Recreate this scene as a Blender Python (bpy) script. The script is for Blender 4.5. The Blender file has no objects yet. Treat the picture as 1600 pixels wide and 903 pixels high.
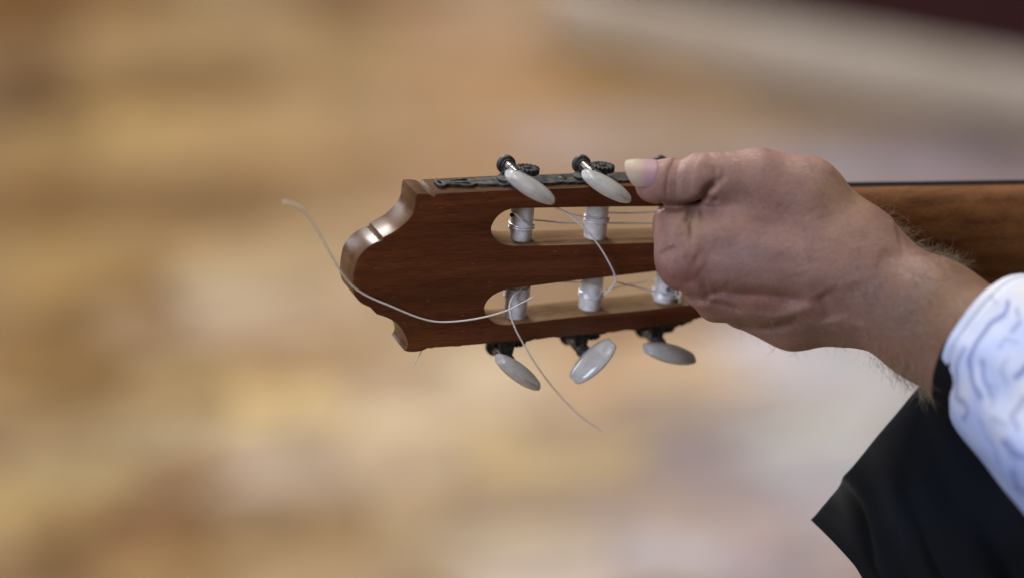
import bpy, bmesh, math, random
import numpy as np
from mathutils import Vector, Matrix
from mathutils import noise as mnoise
R = math.radians
scene = bpy.context.scene
col = scene.collection
random.seed(7); rng = np.random.default_rng(7)

# ------------------------------------------------------------------ camera
PITCH = R(25); LENS = 100.0; D = 1.3333            # metres from lens to the headstock
CAMLOC = Vector((0, 0, 1.5))
cd = bpy.data.cameras.new('camera'); cam = bpy.data.objects.new('camera', cd); col.objects.link(cam)
cam.location = CAMLOC; cam.rotation_euler = (math.pi/2 - PITCH, 0, 0)
cd.lens = LENS; cd.sensor_width = 36; cd.clip_end = 100; cd.clip_start = 0.05
cd.dof.use_dof = True; cd.dof.focus_distance = D - 0.004; cd.dof.aperture_fstop = 2.15
scene.camera = cam

# ------------------------------------------------------------------ light
world = bpy.data.worlds.new('World'); scene.world = world; world.use_nodes = True
bg = world.node_tree.nodes['Background']
bg.inputs[0].default_value = (1.0, 0.93, 0.86, 1); bg.inputs[1].default_value = 0.08

def area(name, loc, target, sx, sy, power, color):
    l = bpy.data.lights.new(name, 'AREA'); l.shape = 'RECTANGLE'; l.size = sx; l.size_y = sy
    l.energy = power; l.color = color
    o = bpy.data.objects.new(name, l); col.objects.link(o); o.location = loc
    o.rotation_euler = (Vector(target) - Vector(loc)).to_track_quat('-Z', 'Y').to_euler()
    return o
GT = (0, 1.2, 0.93)
area('window_high', (0.2, 1.5, 3.4), (0, 1.6, 0.5), 2.0, 1.6, 44, (1.0, 0.96, 0.91))
area('window_far', (-1.5, 5.2, 3.9), GT, 1.3, 1.3, 230, (1.0, 0.97, 0.93))
area('window_far_left', (-2.6, 4.4, 1.7), GT, 0.9, 1.7, 22, (0.86, 0.89, 1.0))
area('window_side', (-1.15, 0.2, 1.75), GT, 0.6, 1.0, 26, (0.72, 0.80, 1.0))

scene.view_settings.view_transform = 'Standard'; scene.view_settings.look = 'None'
scene.view_settings.exposure = 0.0; scene.view_settings.gamma = 1.0
scene.cycles.max_bounces = 8

# ------------------------------------------------------------------ coordinates
# measured positions: millimetres in a frame at the headstock, z towards the viewer; then plain world metres
SP, CP = math.sin(PITCH), math.cos(PITCH)
AX = np.array([[1, 0, 0], [0, SP, CP], [0, -CP, SP]], float)
ORG = np.array(CAMLOC) + D*np.array([0, CP, -SP])
DM = D*1000
def P(px, py, z=0.0):
    d = DM - z
    return np.array([(px-800)/1600*0.36*d, -(py-451.5)/1600*0.36*d, z])
def W(p):
    p = np.asarray(p, float)
    return ORG + (p/1000.0) @ AX
def PXY(p):                       # frame millimetres -> photograph pixel
    d = DM - p[..., 2]
    return 800 + p[..., 0]/(0.36*d)*1600, 451.5 - p[..., 1]/(0.36*d)*1600
def floor_pt(px, py, z=0.0):
    a = np.array([(px-800)/1600*0.36, -(py-451.5)/1600*0.36, -1.0]) @ AX
    t = (z - CAMLOC.z)/a[2]
    return np.array(CAMLOC) + t*a

# ------------------------------------------------------------------ object helpers
def tag(o, label=None, cat=None, group=None, kind=None):
    if label: o['label'] = label
    if cat: o['category'] = cat
    if group: o['group'] = group
    if kind: o['kind'] = kind
    return o
def empty(name, world_loc, rot=None):
    o = bpy.data.objects.new(name, None); col.objects.link(o); o.empty_display_size = 0.02
    m = Matrix.Translation(Vector(world_loc))
    if rot is not None: m = m @ rot.to_4x4()
    o.matrix_world = m
    return o
MW = {}
def mw(o):
    m = o.matrix_basis.copy()
    while o.parent is not None:
        o = o.parent; m = o.matrix_basis @ m
    return m
def obj(name, verts, faces, mats, parent=None, smooth=True, sharp=None, fmat=None, local=False):
    """verts in world metres (or already in the parent's axes, local=True)"""
    v = np.asarray(verts, float).reshape(-1, 3)
    if parent is not None and not local:
        inv = np.array(mw(parent).inverted())
        v = v @ inv[:3, :3].T + inv[:3, 3]
    me = bpy.data.meshes.new(name)
    me.from_pydata(v.tolist(), [], [tuple(int(i) for i in f) for f in faces])
    for m in (mats if isinstance(mats, (list, tuple)) else [mats]): me.materials.append(m)
    if fmat is not None: me.polygons.foreach_set('material_index', np.asarray(fmat, np.int32))
    me.polygons.foreach_set('use_smooth', [smooth]*len(me.polygons))
    bm = bmesh.new(); bm.from_mesh(me); bmesh.ops.recalc_face_normals(bm, faces=bm.faces); bm.to_mesh(me); bm.free()
    if sharp: me.set_sharp_from_angle(angle=R(sharp))
    me.update()
    o = bpy.data.objects.new(name, me); col.objects.link(o)
    if parent is not None: o.parent = parent
    return o
class MB:
    """collects pieces of ONE part"""
    def __init__(s): s.v = []; s.f = []
    def add(s, v, f):
        b = len(s.v); s.v += [tuple(x) for x in v]; s.f += [tuple(i+b for i in q) for q in f]
        return s
def catmull(pts, n=6, closed=False):
    p = np.asarray(pts, float); m = len(p); out = []
    for i in range(m if closed else m-1):
        if closed: a, b, c, d = p[(i-1) % m], p[i], p[(i+1) % m], p[(i+2) % m]
        else: a, b, c, d = p[max(i-1, 0)], p[i], p[i+1], p[min(i+2, m-1)]
        for k in range(n):
            t = k/n
            out.append(0.5*((2*b) + (c-a)*t + (2*a-5*b+4*c-d)*t*t + (3*b-a-3*c+d)*t**3))
    if not closed: out.append(p[-1])
    return np.array(out)
def tube(path, r, seg=8, cap=True):
    p = np.asarray(path, float); n = len(p)
    rr = np.full(n, r) if np.isscalar(r) else np.asarray(r, float)
    t = np.gradient(p, axis=0); t /= np.linalg.norm(t, axis=1)[:, None] + 1e-12
    up = np.array([0, 0, 1.0]) if abs(t[0][2]) < .9 else np.array([1.0, 0, 0])
    e = np.cross(t[0], up); e /= np.linalg.norm(e)
    v = []; f = []
    for i in range(n):
        e = e - t[i]*np.dot(e, t[i]); e /= np.linalg.norm(e) + 1e-12
        b = np.cross(t[i], e)
        for k in range(seg):
            a = 2*math.pi*k/seg
            v.append(p[i] + rr[i]*(math.cos(a)*e + math.sin(a)*b))
    for i in range(n-1):
        for k in range(seg):
            k2 = (k+1) % seg
            f.append((i*seg+k, i*seg+k2, (i+1)*seg+k2, (i+1)*seg+k))
    if cap:
        f.append(tuple(range(seg))[::-1]); f.append(tuple((n-1)*seg+k for k in range(seg)))
    return v, f
def lathe(c, axis, prof, seg=24, side=None):
    """prof: list of (along, radius)"""
    c = np.asarray(c, float); a = np.asarray(axis, float); a /= np.linalg.norm(a)
    s = np.asarray(side if side is not None else ([1, 0, 0] if abs(a[0]) < .8 else [0, 1, 0]), float)
    s = s - a*np.dot(s, a); s /= np.linalg.norm(s); b = np.cross(a, s)
    v = []; f = []; n = len(prof)
    for (h, r) in prof:
        for k in range(seg):
            q = 2*math.pi*k/seg
            v.append(c + a*h + r*(math.cos(q)*s + math.sin(q)*b))
    for i in range(n-1):
        for k in range(seg):
            k2 = (k+1) % seg
            f.append((i*seg+k, i*seg+k2, (i+1)*seg+k2, (i+1)*seg+k))
    f.append(tuple(range(seg))[::-1]); f.append(tuple((n-1)*seg+k for k in range(seg)))
    return v, f
def plate2d(outer, holes, thick, bevel=0.0):
    """filled outline with holes, extruded from z=-thick to 0 with rounded edges"""
    cu = bpy.data.curves.new('outline', 'CURVE'); cu.dimensions = '2D'; cu.fill_mode = 'BOTH'
    for ring in [outer] + list(holes):
        sp = cu.splines.new('POLY'); sp.points.add(len(ring)-1)
        for q, pt in zip(sp.points, ring): q.co = (pt[0], pt[1], 0, 1)
        sp.use_cyclic_u = True
    cu.extrude = max(thick/2 - bevel, 1e-6); cu.bevel_depth = bevel; cu.offset = -bevel; cu.bevel_resolution = 2
    o = bpy.data.objects.new('outline', cu); col.objects.link(o)
    dg = bpy.context.evaluated_depsgraph_get(); dg.update()
    me = bpy.data.meshes.new_from_object(o.evaluated_get(dg))
    bm = bmesh.new(); bm.from_mesh(me); bmesh.ops.remove_doubles(bm, verts=bm.verts, dist=1e-4)
    bm.verts.ensure_lookup_table()
    v = np.array([x.co[:] for x in bm.verts]); f = [tuple(x.index for x in q.verts) for q in bm.faces]
    bm.free(); bpy.data.objects.remove(o); bpy.data.curves.remove(cu); bpy.data.meshes.remove(me)
    v[:, 2] -= thick/2
    return v, f

# ------------------------------------------------------------------ materials
def mat(name, base=(.5, .5, .5), rough=.5, metal=0.0, spec=.5, coat=0.0, coat_rough=.1):
    m = bpy.data.materials.new(name); m.use_nodes = True
    b = m.node_tree.nodes['Principled BSDF']
    b.inputs['Base Color'].default_value = (*base, 1); b.inputs['Roughness'].default_value = rough
    b.inputs['Metallic'].default_value = metal; b.inputs['Specular IOR Level'].default_value = spec
    b.inputs['Coat Weight'].default_value = coat; b.inputs['Coat Roughness'].default_value = coat_rough
    return m, m.node_tree.nodes, m.node_tree.links, b
def nd(N, t, **kw):
    n = N.new(t)
    for k, v in kw.items():
        if k in n.inputs: n.inputs[k].default_value = v
        else: setattr(n, k, v)
    return n
def coords(N, L, scale=(1, 1, 1), out='Object', rot=(0, 0, 0)):
    tc = N.new('ShaderNodeTexCoord'); mp = N.new('ShaderNodeMapping')
    mp.inputs['Scale'].default_value = scale; mp.inputs['Rotation'].default_value = rot
    L.new(tc.outputs[out], mp.inputs['Vector']); return mp.outputs['Vector']
def ramp(N, L, src, stops):
    r = N.new('ShaderNodeValToRGB'); e = r.color_ramp.elements
    while len(e) < len(stops): e.new(0.5)
    for q, (p, c) in zip(e, stops): q.position = p; q.color = (*c, 1) if len(c) == 3 else c
    L.new(src, r.inputs['Fac']); return r.outputs['Color']
def mix(N, L, fac, a, b, mode='MIX'):
    m = N.new('ShaderNodeMix'); m.data_type = 'RGBA'; m.blend_type = mode
    for sock, val in ((m.inputs[0], fac), (m.inputs[6], a), (m.inputs[7], b)):
        if isinstance(val, bpy.types.NodeSocket): L.new(val, sock)
        elif isinstance(val, (int, float)): sock.default_value = val
        else: sock.default_value = (*val, 1)
    return m.outputs[2]
def bump(N, L, b, height, strength=.3, dist=.0005):
    n = N.new('ShaderNodeBump'); n.inputs['Strength'].default_value = strength; n.inputs['Distance'].default_value = dist
    L.new(height, n.inputs['Height'])
    L.new(n.outputs['Normal'], b.inputs['Normal']); return n

def wood(name, dark, mid, light, rough, coat, coat_rough, bstr=.15, dust=None, spec=.25):
    m, N, L, b = mat(name, mid, rough, spec=spec, coat=coat, coat_rough=coat_rough)
    v1 = coords(N, L, (9, 150, 150)); n1 = nd(N, 'ShaderNodeTexNoise', Scale=1.0, Detail=6.0, Roughness=.6); L.new(v1, n1.inputs['Vector'])
    v2 = coords(N, L, (110, 1700, 1700)); n2 = nd(N, 'ShaderNodeTexNoise', Scale=1.0, Detail=3.0, Roughness=.6); L.new(v2, n2.inputs['Vector'])
    c = ramp(N, L, n1.outputs['Fac'], [(.3, dark), (.5, mid), (.7, light)])
    pores = ramp(N, L, n2.outputs['Fac'], [(.36, (.66, .62, .60)), (.52, (1, 1, 1))])
    c = mix(N, L, 1.0, c, pores, 'MULTIPLY')
    v3 = coords(N, L, (30, 60, 60)); n3 = nd(N, 'ShaderNodeTexNoise', Scale=1.0, Detail=5.0, Roughness=.7); L.new(v3, n3.inputs['Vector'])
    if dust:
        d = ramp(N, L, n3.outputs['Fac'], [(.38, (0, 0, 0)), (.66, (.8, .8, .8))])
        c = mix(N, L, d, c, dust)
    vs = nd(N, 'ShaderNodeTexVoronoi', Scale=1.0); L.new(coords(N, L, (90, 260, 260)), vs.inputs['Vector'])
    c = mix(N, L, ramp(N, L, vs.outputs['Distance'], [(.05, (.45, .45, .45)), (.10, (0, 0, 0))]), c, (.22, .13, .08))
    L.new(c, b.inputs['Base Color'])
    rr = ramp(N, L, n3.outputs['Fac'], [(.3, (rough*.75,)*3), (.7, (min(1, rough*1.35),)*3)]); L.new(rr, b.inputs['Roughness'])
    bump(N, L, b, n2.outputs['Fac'], bstr, .0003)
    return m
M_wood = wood('varnished_mahogany', (.080, .022, .0068), (.118, .033, .0105), (.165, .051, .017), .38, .20, .2, spec=.18)
M_edge = wood('worn_edge_wood', (.070, .030, .011), (.105, .048, .019), (.15, .076, .033), .34, .14, .18, .2, spec=.2)
M_slot = wood('bare_slot_wood', (.115, .058, .025), (.19, .104, .048), (.26, .150, .075), .9, 0, .5, .4, spec=.06, dust=(.27, .17, .09))
M_neck = wood('neck_mahogany', (.10, .036, .010), (.16, .062, .019), (.21, .088, .030), .6, .0, .35, .25, spec=.15)
M_ebony, *_ = mat('ebony', (.012, .012, .013), .7, spec=.02)

def metal_dark():
    m, N, L, b = mat('blackened_bronze', (.03, .028, .024), .5, .35, spec=.3)
    n = nd(N, 'ShaderNodeTexNoise', Scale=420.0, Detail=4.0); L.new(coords(N, L), n.inputs['Vector'])
    c = ramp(N, L, n.outputs['Fac'], [(.35, (.018, .018, .017)), (.55, (.045, .042, .036)), (.75, (.11, .095, .07))])
    L.new(c, b.inputs['Base Color'])
    L.new(ramp(N, L, n.outputs['Fac'], [(.3, (.42,)*3), (.7, (.68,)*3)]), b.inputs['Roughness'])
    bump(N, L, b, n.outputs['Fac'], .25, .0002); return m
M_metal = metal_dark()
M_steel, N, L, b = mat('worn_steel', (.42, .40, .36), .28, .95)
n = nd(N, 'ShaderNodeTexNoise', Scale=500.0, Detail=3.0); L.new(coords(N, L), n.inputs['Vector'])
L.new(ramp(N, L, n.outputs['Fac'], [(.35, (.09, .08, .065)), (.6, (.5, .48, .45))]), b.inputs['Base Color'])

def bone():
    m, N, L, b = mat('bone_white', (.6, .58, .56), .45)
    v = coords(N, L, (190, 150, 190)); n = nd(N, 'ShaderNodeTexNoise', Scale=1.0, Detail=6.0, Roughness=.7); L.new(v, n.inputs['Vector'])
    v2 = coords(N, L, (500, 500, 500)); n2 = nd(N, 'ShaderNodeTexNoise', Scale=1.0, Detail=3.0); L.new(v2, n2.inputs['Vector'])
    c = ramp(N, L, n.outputs['Fac'], [(.28, (.42, .33, .23)), (.43, (.76, .73, .70)), (.62, (.87, .86, .87))])
    c = mix(N, L, .6, c, ramp(N, L, n2.outputs['Fac'], [(.3, (.78, .76, .72)), (.55, (1, 1, 1))]), 'MULTIPLY')
    L.new(c, b.inputs['Base Color']); bump(N, L, b, n2.outputs['Fac'], .2, .0003); return m
M_bone = bone()
def pearl():
    m, N, L, b = mat('pearloid', (.62, .60, .56), .2, coat=.8, coat_rough=.05)
    n = nd(N, 'ShaderNodeTexNoise', Scale=110.0, Detail=3.0, Distortion=1.6); L.new(coords(N, L), n.inputs['Vector'])
    L.new(ramp(N, L, n.outputs['Fac'], [(.3, (.46, .455, .45)), (.55, (.62, .605, .575)), (.75, (.74, .72, .69))]), b.inputs['Base Color'])
    b.inputs['Subsurface Weight'].default_value = .15; b.inputs['Subsurface Scale'].default_value = .003
    tr = N.new('ShaderNodeBsdfTranslucent'); tr.inputs['Color'].default_value = (.80, .79, .78, 1)
    ms = N.new('ShaderNodeMixShader'); ms.inputs['Fac'].default_value = .38
    L.new(b.outputs[0], ms.inputs[1]); L.new(tr.outputs[0], ms.inputs[2]); L.new(ms.outputs[0], N['Material Output'].inputs['Surface'])
    return m
M_pearl = pearl()
M_nylon, N, L, b = mat('clear_nylon', (.92, .85, .74), .18)
b.inputs['Transmission Weight'].default_value = .15; b.inputs['IOR'].default_value = 1.5
M_wound, *_ = mat('silver_wound_string', (.90, .88, .90), .3, .3)
M_hole, *_ = mat('dark_hole', (.01, .009, .008), .8)

def skin():
    m, N, L, b = mat('skin', (.4, .25, .2), .5, spec=.32)
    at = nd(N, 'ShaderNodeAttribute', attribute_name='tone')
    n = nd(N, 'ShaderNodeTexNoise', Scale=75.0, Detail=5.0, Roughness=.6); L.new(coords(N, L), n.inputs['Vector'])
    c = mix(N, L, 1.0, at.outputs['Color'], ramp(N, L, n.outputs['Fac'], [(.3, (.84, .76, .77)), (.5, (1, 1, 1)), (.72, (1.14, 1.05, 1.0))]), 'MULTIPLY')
    n4 = nd(N, 'ShaderNodeTexNoise', Scale=420.0, Detail=2.0); L.new(coords(N, L), n4.inputs['Vector'])
    c = mix(N, L, .5, c, ramp(N, L, n4.outputs['Fac'], [(.3, (.82, .78, .78)), (.6, (1, 1, 1))]), 'MULTIPLY')
    L.new(c, b.inputs['Base Color'])
    b.inputs['Subsurface Weight'].default_value = .10; b.inputs['Subsurface Radius'].default_value = (1.0, .35, .2)
    b.inputs['Subsurface Scale'].default_value = .004
    vo = nd(N, 'ShaderNodeTexVoronoi', Scale=900.0); vo.feature = 'DISTANCE_TO_EDGE'
    n2 = nd(N, 'ShaderNodeTexNoise', Scale=160.0, Detail=2.0)
    L.new(coords(N, L), n2.inputs['Vector'])
    w = mix(N, L, .015, coords(N, L), n2.outputs['Color'], 'ADD'); L.new(w, vo.inputs['Vector'])
    v5 = coords(N, L, (260, 900, 260), rot=(0, 0, .6)); n5 = nd(N, 'ShaderNodeTexNoise', Scale=1.0, Detail=3.0); L.new(v5, n5.inputs['Vector'])
    h = mix(N, L, .75, ramp(N, L, vo.outputs['Distance'], [(0, (0, 0, 0)), (.25, (1, 1, 1))]), n5.outputs['Color'])
    bump(N, L, b, h, .75, .0004)
    L.new(ramp(N, L, n.outputs['Fac'], [(.3, (.42,)*3), (.7, (.56,)*3)]), b.inputs['Roughness'])
    return m
M_skin = skin()
M_nail, N, L, b = mat('fingernail', (.6, .5, .45), .45, coat=.0, coat_rough=.15)
at = nd(N, 'ShaderNodeAttribute', attribute_name='tone'); L.new(at.outputs['Color'], b.inputs['Base Color'])
b.inputs['Subsurface Weight'].default_value = .2; b.inputs['Subsurface Scale'].default_value = .002
M_hair, *_ = mat('arm_hair', (.30, .22, .14), .4)

def shirt():
    m, N, L, b = mat('printed_cotton', (.75, .77, .82), .85, spec=.15)
    at = nd(N, 'ShaderNodeAttribute', attribute_name='print')
    L.new(at.outputs['Color'], b.inputs['Base Color'])
    v = coords(N, L, (1500, 1500, 1500), 'Object'); n2 = nd(N, 'ShaderNodeTexNoise', Scale=1.0, Detail=2.0); L.new(v, n2.inputs['Vector'])
    bump(N, L, b, n2.outputs['Fac'], .25, .0003)
    return m
M_shirt = shirt()
M_black, N, L, b = mat('black_cloth', (.012, .013, .017), .6, spec=.06)
b.inputs['Sheen Weight'].default_value = .0
n = nd(N, 'ShaderNodeTexNoise', Scale=900.0, Detail=2.0); L.new(coords(N, L), n.inputs['Vector']); bump(N, L, b, n.outputs['Fac'], .3, .0004)
n3 = nd(N, 'ShaderNodeTexNoise', Scale=14.0, Detail=3.0); L.new(coords(N, L), n3.inputs['Vector'])
L.new(ramp(N, L, n3.outputs['Fac'], [(.4, (.004, .004, .0045)), (.65, (.006, .007, .011))]), b.inputs['Base Color'])
M_strap, *_ = mat('black_strap', (.008, .008, .009), .8, spec=.05)

def stone():
    m, N, L, b = mat('floor_stone', (.4, .3, .2), .75, spec=.08)
    at = nd(N, 'ShaderNodeAttribute', attribute_name='tone')
    n = nd(N, 'ShaderNodeTexNoise', Scale=14.0, Detail=5.0); L.new(coords(N, L), n.inputs['Vector'])
    c = mix(N, L, 1.0, at.outputs['Color'], ramp(N, L, n.outputs['Fac'], [(.3, (.78, .74, .70)), (.7, (1.15, 1.12, 1.1))]), 'MULTIPLY')
    L.new(c, b.inputs['Base Color']); return m
M_stone = stone()
M_grout, *_ = mat('floor_joint', (.30, .22, .14), .9)
M_base, N, L, b = mat('skirting_stone', (.42, .38, .33), .6)
n = nd(N, 'ShaderNodeTexNoise', Scale=9.0, Detail=5.0); L.new(coords(N, L), n.inputs['Vector'])
L.new(ramp(N, L, n.outputs['Fac'], [(.35, (.68, .585, .47)), (.65, (.82, .74, .64))]), b.inputs['Base Color'])
M_wall, N, L, b = mat('maroon_plaster', (.05, .008, .012), .8)
n = nd(N, 'ShaderNodeTexNoise', Scale=20.0, Detail=5.0); L.new(coords(N, L), n.inputs['Vector'])
L.new(ramp(N, L, n.outputs['Fac'], [(.35, (.042, .007, .011)), (.65, (.060, .010, .015))]), b.inputs['Base Color'])

# ------------------------------------------------------------------ the floor, skirting and wall far behind
def s2l(c):
    c = np.asarray(c, float)/255
    return np.where(c <= .04045, c/12.92, ((c+.055)/1.055)**2.4)
STONES = [  # where a patch of one tone lies on the stones (photograph column, row, half lengths, slant), then its colour
 (290,70,150,35,0,178,150,105),(560,100,110,35,0,178,148,105),(190,195,100,35,0,184,152,95),(420,220,160,30,5,188,155,105),(560,170,120,30,0,188,158,115),
 (740,160,60,60,0,195,155,115),(70,430,80,40,0,178,145,85),(150,400,120,30,0,180,148,92),(450,460,130,35,12,195,172,140),(330,510,100,28,8,190,168,145),
 (500,400,90,35,0,188,160,120),(480,545,120,20,0,185,155,115),(20,630,50,45,0,180,150,85),(330,620,120,25,0,198,170,118),(470,650,150,30,-8,205,178,130),
 (180,695,90,35,0,190,172,138),(500,740,130,35,12,195,175,155),(720,630,100,45,0,212,192,165),(730,705,110,30,0,200,172,125),(40,780,70,45,0,188,160,100),
 (690,820,110,30,0,192,162,125),(570,870,120,30,0,185,158,115),(790,870,90,40,0,205,190,170),(60,250,80,20,0,172,138,82),(690,45,60,25,0,184,150,118),
 (50,150,70,45,0,125,90,55),(20,20,60,40,0,140,95,45),(150,20,90,25,0,150,110,60),(230,125,100,22,0,150,115,68),(420,125,110,22,8,150,112,68),
 (540,15,60,20,0,145,105,60),(650,190,60,30,0,165,135,108),(290,320,110,22,0,152,115,72),(470,285,110,25,0,160,125,82),(60,330,90,30,0,150,112,65),
 (220,450,70,35,0,158,122,75),(130,530,110,35,0,155,118,68),(350,560,120,20,0,160,125,80),(120,620,60,40,0,150,115,65),(250,640,50,25,0,160,122,78),
 (60,705,70,22,0,150,115,70),(330,760,70,40,0,160,122,80),(190,830,80,40,0,155,115,70),(450,820,110,25,0,165,130,88),(100,880,100,25,0,150,115,65),(260,880,70,30,0,168,132,85),
 (610,300,120,40,0,176,145,110),(640,590,80,25,0,182,150,118),
 (760,600,90,35,0,205,185,155),(940,600,90,40,0,205,168,130),(870,657,70,28,0,170,145,125),(875,735,140,38,0,192,168,130),(1020,650,70,40,0,190,168,140),
 (1100,590,80,20,0,200,180,155),(1150,640,80,22,0,165,145,135),(1110,685,50,35,0,160,148,152),(1130,730,50,35,0,155,142,148),(900,800,150,24,4,170,148,132),
 (1060,775,60,35,0,172,158,160),(1330,610,90,60,0,190,191,194),(1250,680,70,40,0,188,185,180),(1340,685,60,40,0,186,187,192),(1230,765,90,40,0,178,174,186),
 (1290,575,80,30,0,186,186,194),(880,868,120,34,6,206,198,194),(1010,870,50,30,0,196,192,202),(1110,830,90,35,0,182,156,142),(1210,870,100,40,0,180,168,176),(760,830,60,28,0,185,155,115),
 (930,110,70,30,0,168,130,75),(1050,150,90,28,0,174,140,96),(900,215,90,25,0,182,162,154),(1120,215,120,25,0,180,158,136),(1300,180,120,22,0,158,132,106),
 (1400,272,160,24,0,168,158,174),(1500,248,100,26,0,156,142,146),(1560,228,60,18,0,105,82,70),(820,30,40,50,0,190,160,130),(830,150,60,45,0,188,150,105),(1250,560,60,30,0,200,196,204)]  # dark patch at the skirting's foot has the base shadow in its colour
sxy = np.array([floor_pt(a, b_)[:2] for a, b_, *_ in STONES]); scol = np.array([s2l(s[5:]) for s in STONES])
spx = np.array([np.linalg.norm(floor_pt(a+1, b_) - floor_pt(a, b_)) for a, b_, *_ in STONES]); spy = np.array([np.linalg.norm(floor_pt(a, b_+1) - floor_pt(a, b_)) for a, b_, *_ in STONES])
srx = np.array([s[2] for s in STONES])*spx*1.05; sry = np.array([s[3] for s in STONES])*spy*1.05; sang = np.array([R(s[4])*1.6 for s in STONES])
FLOOR_GAIN = .74
def build_floor():
    v = []; f = []; c = []
    S = np.array([.12, .055])
    ox, oy = -3.0, 1.4; nx, ny = 50, 105
    jit = rng.uniform(-.42, .42, (nx+1, ny+1, 2))
    th_ = R(10); ro_ = np.array([[math.cos(th_), -math.sin(th_)], [math.sin(th_), math.cos(th_)]]); sh_ = np.array([.5, .05])
    gx = lambda i, j: ro_ @ np.array([ox + (i + jit[i, j, 0] + .5*(j % 2))*S[0], oy + (j + jit[i, j, 1])*S[1]]) + sh_
    base = s2l((172, 143, 110))
    for i in range(nx):
        for j in range(ny):
            q = [gx(i, j), gx(i+1, j), gx(i+1, j+1), gx(i, j+1)]
            m = sum(q)/4
            dx = m - sxy; lx = dx[:, 0]*np.cos(sang) + dx[:, 1]*np.sin(sang); ly = -dx[:, 0]*np.sin(sang) + dx[:, 1]*np.cos(sang)
            w = np.exp(-np.clip((lx/srx)**2 + (ly/sry)**2, 0, 60))*1.6
            cc = ((scol*w[:, None]).sum(0) + base*.06)/(w.sum() + .06); wl = np.array([.3, .6, .1]); lum = cc @ wl; cc = (lum + .93*(cc-lum))*(lum/(base @ wl))**.55*FLOOR_GAIN; cc = cc*min(1, .46/(cc @ wl))
            cc = cc*(1 + rng.normal(0, .07))*np.array([1+rng.normal(0, .02), 1, 1+rng.normal(0, .03)])
            cc = np.clip(cc, .01, .9)
            b0 = len(v)
            for p in q:
                p2 = m + (p-m)*.965; v.append((p2[0], p2[1], .006))
            for p in q:
                p2 = m + (p-m)*.985; v.append((p2[0], p2[1], 0.0005))
            f.append((b0, b0+1, b0+2, b0+3)); c.append(cc)
            for k in range(4):
                k2 = (k+1) % 4; f.append((b0+4+k, b0+4+k2, b0+k2, b0+k)); c.append(cc)
    return v, f, c
fl = obj('floor', [(-30, -20, 0), (30, -20, 0), (30, 40, 0), (-30, 40, 0)], [(0, 1, 2, 3)], M_grout); tag(fl, kind='structure')
v, f, c = build_floor()
st = obj('floor_stones', v, f, M_stone, fl, smooth=False); tag(st, kind='stuff')
a = st.data.attributes.new('tone', 'FLOAT_COLOR', 'FACE')
a.data.foreach_set('color', np.c_[np.clip(np.array(c), 0.01, .9), np.ones(len(c))].ravel().astype(np.float32))

A0 = floor_pt(868, 74)[:2]; A1 = floor_pt(1600, 214)[:2]
e = (A1-A0)/np.linalg.norm(A1-A0); nrm = np.array([e[1], -e[0]])
if nrm[1] > 0: nrm = -nrm                       # points to the viewer
def prism(p0, e, back, length, depth, z0, z1, bev=.006):
    q0 = np.array(p0); q1 = q0 + e*length; r1 = q1 + back*depth; r0 = q0 + back*depth
    bm = bmesh.new()
    vs = [bm.verts.new((p[0], p[1], z)) for z in (z0, z1) for p in (q0, q1, r1, r0)]
    for fc in ((0, 1, 2, 3), (7, 6, 5, 4), (0, 4, 5, 1), (1, 5, 6, 2), (2, 6, 7, 3), (3, 7, 4, 0)): bm.faces.new([vs[i] for i in fc])
    bmesh.ops.bevel(bm, geom=bm.edges[:], offset=bev, segments=2, profile=.5, affect='EDGES')
    bm.verts.ensure_lookup_table()
    r = [v.co[:] for v in bm.verts], [[v.index for v in f.verts] for f in bm.faces]; bm.free(); return r
v, f = prism(A0 - nrm*.022 + e*.0, e, -nrm, 5.0, .22, 0.0, .85)
wall = obj('wall', v, f, M_wall, smooth=True, sharp=30)
tag(wall, 'dark maroon wall above the pale skirting in the blurred background', 'wall', kind='structure')
v, f = prism(A0 - e*.012, e, -nrm, 5.0, .020, 0.0, .104, .004)
sk = obj('skirting_board', v, f, M_base, wall, smooth=True, sharp=30)

# ------------------------------------------------------------------ guitar: its own axes
T = 20.0
gn = np.array([.35, -.365, 0]); gn[2] = math.sqrt(1 - gn @ gn)
g0 = P(800, 410, 0)
def hit(px, py, w=0.0):
    ray = np.array([(px-800)/1600*0.36, -(py-451.5)/1600*0.36, -1.0]); o = np.array([0, 0, DM])
    t = ((g0 + w*gn - o) @ gn)/(ray @ gn); return o + t*ray
gu = hit(1000, 404) - hit(600, 427); gu /= np.linalg.norm(gu)
gv = np.cross(gn, gu)
def G(px, py, w=0.0):              # pixel -> guitar millimetres (u along, v across, w towards viewer)
    d = hit(px, py, w) - g0; return np.array([d @ gu, d @ gv, w])
def GF(p):                         # guitar mm -> frame mm
    p = np.asarray(p, float); return g0 + p[..., :1]*gu + p[..., 1:2]*gv + p[..., 2:3]*gn
GW = lambda p: W(GF(np.asarray(p, float)))
rot = Matrix([list(np.array(c) @ AX) for c in (gu, gv, gn)]).transposed()
guitar = empty('guitar', W(g0), rot)
tag(guitar, 'classical guitar with slotted mahogany headstock and pearl tuning buttons held by the hand', 'guitar')
bpy.context.view_layer.update()
def gobj(name, verts_mm, faces, m, parent=guitar, **kw):   # vertices in guitar millimetres
    return obj(name, np.asarray(verts_mm, float)/1000.0, faces, m, parent, local=True, **kw)

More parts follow.
